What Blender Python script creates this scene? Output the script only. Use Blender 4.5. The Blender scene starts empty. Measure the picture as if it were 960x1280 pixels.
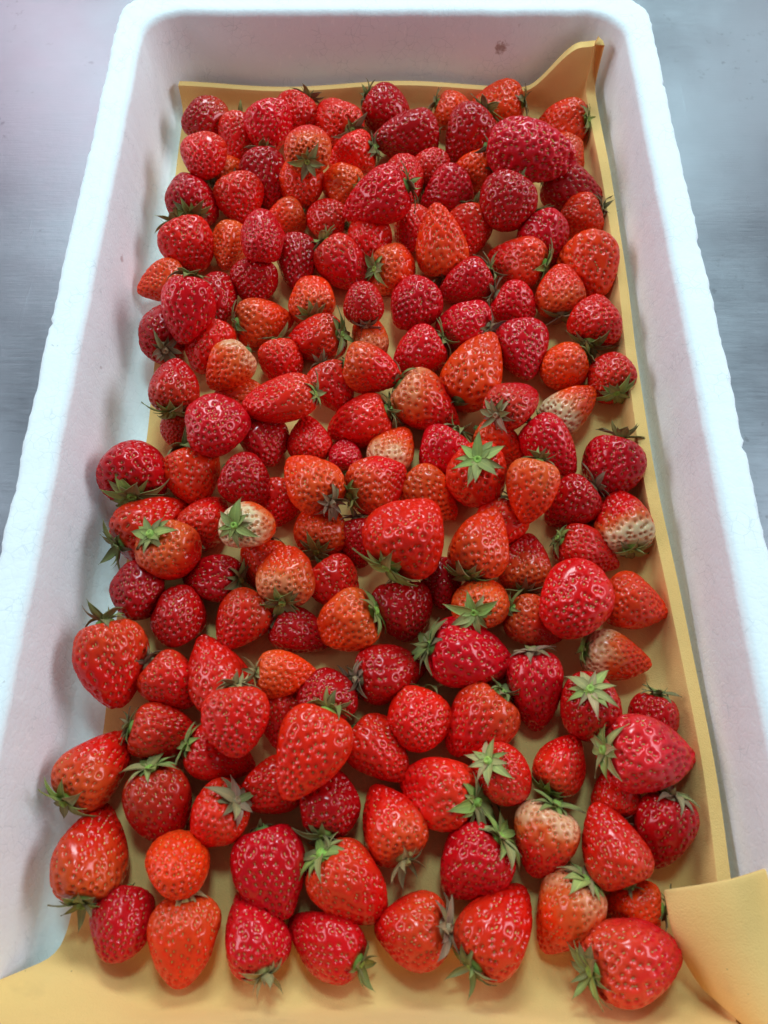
import bpy, math, random
import numpy as np
from mathutils import Vector, Matrix, Quaternion

# ------------------------------------------------------------------ camera, world, lamps, exposure
scene = bpy.context.scene
col = scene.collection
H = 0.36                                   # camera height above the lining sheet (m)
TILT = math.radians(24.5)                  # from straight down, towards the far end of the box
FPX = 961.0                                # focal length in photograph pixels (960 x 1280)
cam_d = bpy.data.cameras.new('camera')
cam_d.sensor_fit = 'VERTICAL'; cam_d.sensor_height = 36.0; cam_d.sensor_width = 27.0
cam_d.lens = 36.0 * FPX / 1280.0
cam_d.clip_start = 0.01; cam_d.clip_end = 50
cam_d.dof.use_dof = True; cam_d.dof.focus_distance = 0.40; cam_d.dof.aperture_fstop = 12.0
cam = bpy.data.objects.new('camera', cam_d); col.objects.link(cam)
cam.location = (0, 0, H); cam.rotation_euler = (TILT, 0, 0)
scene.camera = cam

world = bpy.data.worlds.new('World'); scene.world = world; world.use_nodes = True
wb = world.node_tree.nodes['Background']
wb.inputs[0].default_value = (0.80, 0.78, 0.95, 1); wb.inputs[1].default_value = 0.13

def area(name, loc, aim, sx, sy, power, colour):
    d = bpy.data.lights.new(name, 'AREA'); d.shape = 'RECTANGLE'; d.size = sx; d.size_y = sy
    d.energy = power; d.color = colour
    o = bpy.data.objects.new(name, d); col.objects.link(o); o.location = loc
    o.rotation_euler = (Vector(aim) - Vector(loc)).to_track_quat('-Z', 'Y').to_euler()
    return o
area('overhead_lamp', (0.05, 0.85, 1.50), (0.0, 0.25, 0), 0.34, 0.26, 9.5, (0.50, 0.93, 1.0))
area('far_window_lamp', (0.0, 2.05, 1.45), (0.0, 0.25, 0), 0.9, 0.5, 25, (0.66, 0.95, 1.0))
area('left_side_lamp', (-1.65, 0.45, 0.95), (0.0, 0.25, 0), 1.2, 0.6, 14, (0.86, 0.90, 1.0))
area('right_side_lamp', (1.65, 0.45, 0.95), (0.0, 0.25, 0), 1.2, 0.6, 17, (0.86, 0.90, 1.0))
area('far_left_lamp', (-1.05, 2.3, 1.30), (0.0, 0.25, 0), 0.44, 0.34, 3.0, (1.0, 0.74, 0.86))
area('far_right_lamp', (1.25, 2.3, 1.25), (0.0, 0.25, 0), 0.44, 0.34, 1.6, (0.85, 0.94, 1.0))
scene.view_settings.view_transform = 'Standard'; scene.view_settings.look = 'None'
scene.view_settings.exposure = 0.12; scene.view_settings.gamma = 1.0
scene.view_settings.use_curve_mapping = False
try:
    scene.cycles.use_denoising = True
    scene.cycles.max_bounces = 8; scene.cycles.diffuse_bounces = 5
except Exception: pass

CT, ST = math.cos(TILT), math.sin(TILT)
RIGHT = Vector((1, 0, 0)); UP = Vector((0, CT, ST)); FWD = Vector((0, ST, -CT))
def ray(u, v):                             # photograph pixel -> direction with unit depth
    return RIGHT * ((u - 480) / FPX) + UP * ((640 - v) / FPX) + FWD
def at(u, v, z):                           # point of that ray at height z, and its depth
    d = ray(u, v); t = (z - H) / d.z
    return Vector((0, 0, H)) + d * t, t

# ------------------------------------------------------------------ helpers
rng = random.Random(11)
def mesh_from(name, verts, faces, smooth=True):
    me = bpy.data.meshes.new(name); me.from_pydata([tuple(v) for v in verts], [], [tuple(f) for f in faces])
    if smooth: me.polygons.foreach_set('use_smooth', [True] * len(me.polygons))
    me.update(); return me
def link(name, data, parent=None, mat=None):
    o = bpy.data.objects.new(name, data); col.objects.link(o)
    if parent: o.parent = parent
    if mat and not data.materials: data.materials.append(mat)
    return o
def tag(o, label, cat, group=None, kind=None):
    if label: o['label'] = label
    if cat: o['category'] = cat
    if group: o['group'] = group
    if kind: o['kind'] = kind
def material(name):
    m = bpy.data.materials.new(name); m.use_nodes = True
    nt = m.node_tree; b = nt.nodes['Principled BSDF']
    return m, nt, b
def N(nt, kind, **kw):
    n = nt.nodes.new(kind)
    for k, v in kw.items():
        if k in n.inputs.keys() if isinstance(k, str) else False: n.inputs[k].default_value = v
        else: setattr(n, k, v)
    return n
def mth(nt, op, a, b=None, c=None, clamp=False):
    n = nt.nodes.new('ShaderNodeMath'); n.operation = op; n.use_clamp = clamp
    for i, x in enumerate((a, b, c)):
        if x is None: continue
        if isinstance(x, (int, float)): n.inputs[i].default_value = x
        else: nt.links.new(x, n.inputs[i])
    return n.outputs[0]
def mixc(nt, fac, a, b, blend='MIX'):
    n = nt.nodes.new('ShaderNodeMix'); n.data_type = 'RGBA'; n.blend_type = blend
    for s, x in ((n.inputs[0], fac), (n.inputs[6], a), (n.inputs[7], b)):
        if isinstance(x, (int, float)): s.default_value = x
        elif isinstance(x, (tuple, list)): s.default_value = (*x[:3], 1)
        else: nt.links.new(x, s)
    return n.outputs[2]
def ramp(nt, fac, stops, interp='LINEAR'):
    n = nt.nodes.new('ShaderNodeValToRGB'); n.color_ramp.interpolation = interp
    cr = n.color_ramp
    while len(cr.elements) < len(stops): cr.elements.new(0.5)
    for e, (p, c) in zip(cr.elements, stops):
        e.position = p; e.color = (c, c, c, 1) if isinstance(c, (int, float)) else (*c, 1)
    nt.links.new(fac, n.inputs[0]); return n.outputs[0]
def noise(nt, vec, scale, detail=3, rough=0.55):
    n = nt.nodes.new('ShaderNodeTexNoise'); n.inputs['Scale'].default_value = scale
    n.inputs['Detail'].default_value = detail; n.inputs['Roughness'].default_value = rough
    if vec is not None: nt.links.new(vec, n.inputs['Vector'])
    return n.outputs['Fac']
def voro(nt, vec, scale, feature='F1'):
    n = nt.nodes.new('ShaderNodeTexVoronoi'); n.feature = feature; n.inputs['Scale'].default_value = scale
    nt.links.new(vec, n.inputs['Vector']); return n.outputs['Distance']
def bump(nt, b, height, strength, dist, prev=None):
    n = nt.nodes.new('ShaderNodeBump'); n.inputs['Strength'].default_value = strength
    n.inputs['Distance'].default_value = dist; nt.links.new(height, n.inputs['Height'])
    if prev is not None: nt.links.new(prev, n.inputs['Normal'])
    nt.links.new(n.outputs[0], b.inputs['Normal']); return n.outputs[0]
def objcoord(nt):
    return nt.nodes.new('ShaderNodeTexCoord').outputs['Object']
def oattr(nt, name):
    n = nt.nodes.new('ShaderNodeAttribute'); n.attribute_type = 'OBJECT'; n.attribute_name = name; return n
def gattr(nt, name):
    n = nt.nodes.new('ShaderNodeAttribute'); n.attribute_type = 'GEOMETRY'; n.attribute_name = name; return n.outputs['Fac']
def fnoise(x, seed, octaves=3):            # smooth 1-D noise for wobbling edges
    r = np.random.RandomState(seed); out = np.zeros_like(np.asarray(x, float)); a = 1.0
    for k in range(octaves):
        f = 2.0 ** k; out += a * np.sin(np.asarray(x) * f + r.uniform(0, 6.28)) * np.cos(np.asarray(x) * f * 0.61 + r.uniform(0, 6.28)); a *= 0.55
    return out

# ------------------------------------------------------------------ materials of the setting
def steel_material():
    m, nt, b = material('brushed_steel')
    co = objcoord(nt)
    mp = nt.nodes.new('ShaderNodeMapping'); mp.inputs['Scale'].default_value = (1.0, 14.0, 1.0)
    mp.inputs['Rotation'].default_value = (0, 0, 0.5); nt.links.new(co, mp.inputs[0])
    fine = noise(nt, mp.outputs[0], 60, 4)
    blot = noise(nt, co, 9, 5, 0.6)
    b.inputs['Metallic'].default_value = 1.0
    c = mixc(nt, blot, (0.31, 0.325, 0.36), (0.53, 0.54, 0.58))
    sp = ramp(nt, noise(nt, co, 150, 3, 0.6), [(0.62, 0.0), (0.70, 1.0)])
    msk = ramp(nt, noise(nt, co, 14, 2), [(0.50, 0.0), (0.62, 1.0)])
    c = mixc(nt, mth(nt, 'MULTIPLY', mth(nt, 'MULTIPLY', sp, msk), 0.4), c, (0.16, 0.15, 0.16))
    nt.links.new(c, b.inputs['Base Color'])
    r = mth(nt, 'ADD', mth(nt, 'MULTIPLY', blot, 0.28), mth(nt, 'ADD', mth(nt, 'MULTIPLY', fine, 0.12), 0.19))
    nt.links.new(r, b.inputs['Roughness'])
    n1 = bump(nt, b, fine, 0.10, 0.001)
    # scratches
    mp2 = nt.nodes.new('ShaderNodeMapping'); mp2.inputs['Scale'].default_value = (30.0, 2.0, 1.0)
    mp2.inputs['Rotation'].default_value = (0, 0, -0.75); nt.links.new(co, mp2.inputs[0])
    scr = ramp(nt, noise(nt, mp2.outputs[0], 9, 2), [(0.70, 0.0), (0.73, 1.0)])
    n2 = bump(nt, b, scr, 0.07, 0.0006, n1)
    n3 = bump(nt, b, noise(nt, co, 4, 3), 0.35, 0.006, n2)
    bump(nt, b, noise(nt, co, 260, 4, 0.7), 0.08, 0.0006, n3)
    return m
def foam_material():
    m, nt, b = material('expanded_polystyrene')
    co = objcoord(nt)
    bead = voro(nt, co, 260, 'DISTANCE_TO_EDGE')
    cell = voro(nt, co, 260)
    warp = nt.nodes.new('ShaderNodeVectorMath'); warp.operation = 'ADD'
    nz = nt.nodes.new('ShaderNodeTexNoise'); nz.inputs['Scale'].default_value = 120; nt.links.new(co, nz.inputs['Vector'])
    sc = nt.nodes.new('ShaderNodeVectorMath'); sc.operation = 'SCALE'; sc.inputs['Scale'].default_value = 0.003
    nt.links.new(nz.outputs['Color'], sc.inputs[0]); nt.links.new(co, warp.inputs[0]); nt.links.new(sc.outputs[0], warp.inputs[1])
    crack = ramp(nt, voro(nt, warp.outputs[0], 190, 'DISTANCE_TO_EDGE'), [(0.0, 1.0), (0.035, 0.0)])
    broken = ramp(nt, noise(nt, co, 55, 3), [(0.47, 0.0), (0.60, 1.0)])
    crack = mth(nt, 'MULTIPLY', crack, broken)
    blot = noise(nt, co, 22, 4)
    base = mixc(nt, blot, (0.87, 0.88, 0.89), (0.93, 0.935, 0.94))
    base = mixc(nt, mth(nt, 'MULTIPLY', crack, 0.36), base, (0.42, 0.48, 0.50))
    gm = nt.nodes.new('ShaderNodeMapping'); gm.inputs['Scale'].default_value = (1.0, 1.0, 0.3); nt.links.new(co, gm.inputs[0])
    gl = ramp(nt, noise(nt, gm.outputs[0], 420, 2), [(0.66, 0.0), (0.72, 0.8)])
    base = mixc(nt, gl, base, (0.97, 0.97, 0.97))  # small upright glints on the foam, painted into its base colour as lighter streaks
    # specks of dirt and the brown stain on the far wall
    sp = ramp(nt, noise(nt, co, 210, 2), [(0.765, 0.0), (0.80, 1.0)])
    base = mixc(nt, mth(nt, 'MULTIPLY', sp, 0.35), base, (0.30, 0.20, 0.17))
    for pt, rad, cc, k in (((0.0757, 0.4765, 0.0330), 0.0048, (0.30, 0.16, 0.11), 0.75), ((-0.1420, 0.1035, 0.024), 0.0022, (0.33, 0.16, 0.13), 0.7),
                           ((0.085, 0.4765, 0.047), 0.003, (0.45, 0.32, 0.28), 0.5), ((-0.146, 0.305, 0.03), 0.0025, (0.35, 0.18, 0.16), 0.5)):
        ds = nt.nodes.new('ShaderNodeVectorMath'); ds.operation = 'DISTANCE'
        nt.links.new(co, ds.inputs[0]); ds.inputs[1].default_value = pt
        d = mth(nt, 'ADD', ds.outputs['Value'], mth(nt, 'MULTIPLY', mth(nt, 'SUBTRACT', noise(nt, co, 420, 3), 0.5), rad * 1.8))
        s = ramp(nt, mth(nt, 'DIVIDE', d, rad), [(0.55, k), (1.0, 0.0)])
        base = mixc(nt, s, base, cc)
    nt.links.new(base, b.inputs['Base Color'])
    b.inputs['Roughness'].default_value = 0.62
    b.inputs['Specular IOR Level'].default_value = 0.35
    n1 = bump(nt, b, mth(nt, 'SUBTRACT', ramp(nt, bead, [(0.0, 0.0), (0.16, 1.0)]), mth(nt, 'MULTIPLY', crack, 1.2)), 0.10, 0.0005)
    n2 = bump(nt, b, noise(nt, co, 700, 3), 0.25, 0.0004, n1)
    bump(nt, b, noise(nt, co, 40, 3), 0.12, 0.003, n2)
    return m
def sponge_material():
    m, nt, b = material('yellow_sponge_sheet')
    co = objcoord(nt)
    c = mixc(nt, noise(nt, co, 18, 4), (0.86, 0.490, 0.150), (0.94, 0.580, 0.225))
    sp = ramp(nt, noise(nt, co, 380, 2), [(0.755, 0.0), (0.79, 1.0)])
    msk = ramp(nt, noise(nt, co, 16, 2), [(0.45, 0.0), (0.6, 1.0)])
    c = mixc(nt, mth(nt, 'MULTIPLY', mth(nt, 'MULTIPLY', sp, msk), 0.85), c, (0.10, 0.05, 0.03))
    st = ramp(nt, noise(nt, co, 30, 4), [(0.62, 0.0), (0.78, 0.35)])
    c = mixc(nt, st, c, (0.45, 0.22, 0.09))
    nt.links.new(c, b.inputs['Base Color'])
    b.inputs['Roughness'].default_value = 0.92; b.inputs['Specular IOR Level'].default_value = 0.18
    b.inputs['Sheen Weight'].default_value = 0.08
    n1 = bump(nt, b, noise(nt, co, 1500, 3), 0.55, 0.0005)
    bump(nt, b, noise(nt, co, 60, 3), 0.25, 0.0025, n1)
    return m
STEEL, FOAM, SPONGE = steel_material(), foam_material(), sponge_material()

# ------------------------------------------------------------------ table
TABLE_Z = -0.024
def build_table():
    n = 24; xs = np.linspace(-1.1, 1.1, n); ys = np.linspace(-0.7, 1.5, n)
    v = [(x, y, TABLE_Z) for y in ys for x in xs]
    f = [(j*n+i, j*n+i+1, (j+1)*n+i+1, (j+1)*n+i) for j in range(n-1) for i in range(n-1)]
    o = link('table', mesh_from('table', v, f), None, STEEL)
    tag(o, 'scratched stainless steel table top under the foam box', None, kind='structure')
build_table()

# ------------------------------------------------------------------ foam box (one moulded body)
XI, RIM = 0.1475, 0.0175                     # inner half width at the rim, width of the rim
ZR = 0.055                                 # height of the rim above the sheet
YN, YF = -0.0660, 0.4800                   # inner near and far wall at the rim
def rounded_rect(x0, x1, y0, y1, r, per=170, arc=22):
    pts = []
    def seg(a, b, n):
        for k in range(n): pts.append((a[0] + (b[0]-a[0]) * k / n, a[1] + (b[1]-a[1]) * k / n))
    def cor(cx, cy, a0, n):
        for k in range(n):
            a = a0 + math.pi / 2 * k / n; pts.append((cx + r * math.cos(a), cy + r * math.sin(a)))
    seg((x1, y0+r), (x1, y1-r), per); cor(x1-r, y1-r, 0, arc)
    seg((x1-r, y1), (x0+r, y1), per * 6 // 10); cor(x0+r, y1-r, math.pi/2, arc)
    seg((x0, y1-r), (x0, y0+r), per); cor(x0+r, y0+r, math.pi, arc)
    seg((x0+r, y0), (x1-r, y0), per * 6 // 10); cor(x1-r, y0+r, 1.5*math.pi, arc)
    return np.array(pts)
def build_box():
    FL = -0.0068                           # floor of the box, just under the sheet
    rings = []                             # (offset from inner rim outwards, z, corner radius, jitter)
    o = RIM
    rings += [(o - 0.004, TABLE_Z + 0.0005, 0.008, 0.0), (o - 0.003, TABLE_Z + 0.004, 0.009, 0.2), (o - 0.002, 0.0, 0.010, 0.5), (o, 0.045, 0.011, 0.8)]
    for k in range(6):                     # rounded outer edge of the rim
        a = math.pi / 2 * k / 5; rr = 0.0035
        rings.append((o - rr + rr * math.cos(a), ZR - rr + rr * math.sin(a), 0.011, 1.0))
    for q in (0.75, 0.5, 0.25): rings.append((0.004 + (o - 0.0075) * q, ZR + 0.0003 * math.sin(q * 9), 0.011 + 0.012 * (1 - q), 0.7))
    for k in range(7):                     # rounded inner edge
        a = math.pi / 2 * k / 6; rr = 0.0045
        rings.append((rr - rr * math.sin(a), ZR - rr + rr * math.cos(a), 0.024, 0.55))
    for z in (0.044, 0.036, 0.028, 0.020, 0.014): rings.append((-(ZR - z) * 0.08, z, 0.024, 0.3))
    rf = 0.013; xb = -(ZR - 0.009) * 0.08
    for k in range(1, 7):                  # fillet into the floor
        a = math.pi / 2 * k / 6
        rings.append((xb - rf + rf * math.cos(a), FL + rf - rf * math.sin(a), 0.024, 0.1))
    rings += [(-0.06, FL, 0.02, 0.0), (-0.11, FL, 0.02, 0.0)]
    verts, faces = [], []; nper = None
    for ri, (off, z, r, j) in enumerate(rings):
        p = rounded_rect(-XI - off, XI + off, YN - off, YF + off, max(0.004, r + max(off, -0.02) * 0.6))
        nper = len(p)
        s = np.arange(nper) / nper * 2 * math.pi
        w = fnoise(s * 23, 3) * 0.00030 + fnoise(s * 110, 5) * 0.00022 + np.random.RandomState(ri // 3).normal(0, 0.00007, nper)
        chip = np.clip(fnoise(s * 41, 9) - 1.05, 0, 1) * 0.0040        # small knocked-off chips along the edge
        for i in range(nper):
            a, b_, c_ = p[i-1], p[i], p[(i+1) % nper]
            t = np.array([c_[0]-a[0], c_[1]-a[1]]); t /= (np.linalg.norm(t) + 1e-12); nrm = np.array([t[1], -t[0]])
            d = (w[i] * j) - (chip[i] * j if ri in range(3, 11) else 0)
            verts.append((b_[0] + nrm[0]*d, b_[1] + nrm[1]*d, z + (w[i] * 0.6 * j if z > 0.03 else 0)))
    R = len(rings)
    for r in range(R - 1):
        for i in range(nper):
            a = r * nper + i; b_ = r * nper + (i+1) % nper
            faces.append((a, b_, b_ + nper, a + nper))
    faces.append(tuple((R-1) * nper + i for i in range(nper)))
    o = link('foam_box', mesh_from('foam_box', verts, faces), None, FOAM)
    tag(o, 'long white polystyrene foam box holding all the strawberries', 'foam box')
build_box()

# ------------------------------------------------------------------ yellow sponge lining sheet
def smooth(a, b, x):
    t = np.clip((np.asarray(x, float) - a) / (b - a), 0, 1); return t * t * (3 - 2 * t)
def bend(s, s0, r, ang):                   # arc length s -> (along, up): flat until s0, arc of radius r to angle ang, then straight
    if s <= s0: return s, 0.0
    a = min((s - s0) / r, ang); x = s0 + r * math.sin(a); z = r * (1 - math.cos(a))
    rest = (s - s0) - r * ang
    if rest > 0: x += rest * math.cos(ang); z += rest * math.sin(ang)
    return x, z
def build_sheet():
    root = bpy.data.objects.new('lining_sheet', None); col.objects.link(root)
    tag(root, 'yellow sponge sheet lining the box, its edges turned up', 'foam sheet')
    nx, ny = 110, 190
    verts = []
    SR, SF = 0.1225, 0.4515     # where the sheet starts to turn up: right, far, near
    for j in range(ny):
        tj = j / (ny - 1)
        for i in range(nx):
            si = i / (nx - 1)
            y_arc = -0.128 + tj * (0.4735 + 0.128)
            wob = 0.0022 * math.sin(y_arc * 17 + 0.6) + 0.0012 * math.sin(y_arc * 43)
            left = -0.1300 + wob * 0.6 + 0.003 * math.exp(-((y_arc - 0.22) / 0.08) ** 2) - 0.0065 * float(smooth(0.28, 0.46, y_arc))
            right_len = 0.1450 + 0.0018 * math.sin(y_arc * 15 + 1)
            x_arc = left + si * (right_len - left)
            x, zx = bend(x_arc, SR + 0.0015 * math.sin(y_arc * 19), 0.008, math.radians(81))
            pull = float(smooth(-0.085, -0.132, x)); SN = -0.0355 + 0.0175 * pull
            # far end
            corner = float(smooth(0.092, 0.1235, x))
            if y_arc > SF:
                y, zy = bend(y_arc, SF, 0.010, math.radians(78))
                zy *= 1 + 1.75 * corner; zy += 0.0018 * math.sin(x * 40 + 1) * float(smooth(SF, SF + 0.02, y_arc))
            elif y_arc < SN:
                yb, zy = bend(-y_arc, -SN, 0.017, math.radians(80)); y = -yb
                k = float(smooth(0.004, 0.05, zy))
                over = max(0.0, zy - 0.054)          # rolls over the near rim
                if over > 0: zy = 0.054 + 0.008 * math.tanh(over / 0.008); y -= 0.95 * over
                y += (0.0052 * math.sin(x * 27 + 1.9) + 0.0022 * math.sin(x * 61)) * k
                zy += 0.002 * math.sin(x * 26 + 2.2) * k
                x -= 0.030 * pull * k
            else:
                y, zy = y_arc, 0.0
            zz = zx + zy
            if zx > 0 and y_arc > SF: zz = math.sqrt(zx * zx + zy * zy)
            if zx > 0 and y_arc < SN: zz = max(zx, zy) + 0.2 * min(zx, zy)
            zz += 0.0006 * math.sin(x * 33 + 1) * math.sin(y * 27) + 0.0004 * math.sin(y * 71 + x * 40)
            x += 0.0020 * math.sin(y * 23 + 0.8) * float(smooth(0.004, 0.02, zx))
            lim = 0.1362 + 0.08 * zz
            verts.append((min(x, lim), min(y, 0.4680 + 0.08 * zz), zz - 0.0004))
    faces = [(j*nx+i, j*nx+i+1, (j+1)*nx+i+1, (j+1)*nx+i) for j in range(ny-1) for i in range(nx-1)]
    o = link('sheet', mesh_from('sheet', verts, faces), root, SPONGE)
    so = o.modifiers.new('thickness', 'SOLIDIFY'); so.thickness = 0.0062; so.offset = -1
    bv = o.modifiers.new('edge', 'BEVEL'); bv.width = 0.0014; bv.segments = 3; bv.limit_method = 'ANGLE'; bv.angle_limit = math.radians(60)
    # corner of the sheet folded in over the near right corner
    nu, nv = 26, 26; verts = []
    A, _ = at(828, 1112, 0.020); B, _ = at(880, 1238, 0.013)
    C, _ = at(962, 1084, 0.034); D, _ = at(1075, 1430, 0.056)
    for j in range(nv):
        t = j / (nv - 1)
        for i in range(nu):
            s = i / (nu - 1)
            p = A.lerp(B, t).lerp(C.lerp(D, t), s)
            p.z += 0.010 * math.sin(math.pi * min(1, s * 1.0)) * (1 - 0.35 * t) + 0.002 * math.sin(t * 5 + s * 3)
            p.x += -0.004 * math.sin(math.pi * t) * (1 - s)
            verts.append(p)
    faces = [(j*nu+i, (j+1)*nu+i, (j+1)*nu+i+1, j*nu+i+1) for j in range(nv-1) for i in range(nu-1)]
    f = link('folded_corner', mesh_from('folded_corner', verts, faces), root, SPONGE)
    f['label'] = 'corner of the sheet folded in over the near right corner'
    so = f.modifiers.new('thickness', 'SOLIDIFY'); so.thickness = 0.0036; so.offset = -1
    bv = f.modifiers.new('edge', 'BEVEL'); bv.width = 0.0014; bv.segments = 3; bv.limit_method = 'ANGLE'; bv.angle_limit = math.radians(60)
build_sheet()
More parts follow.
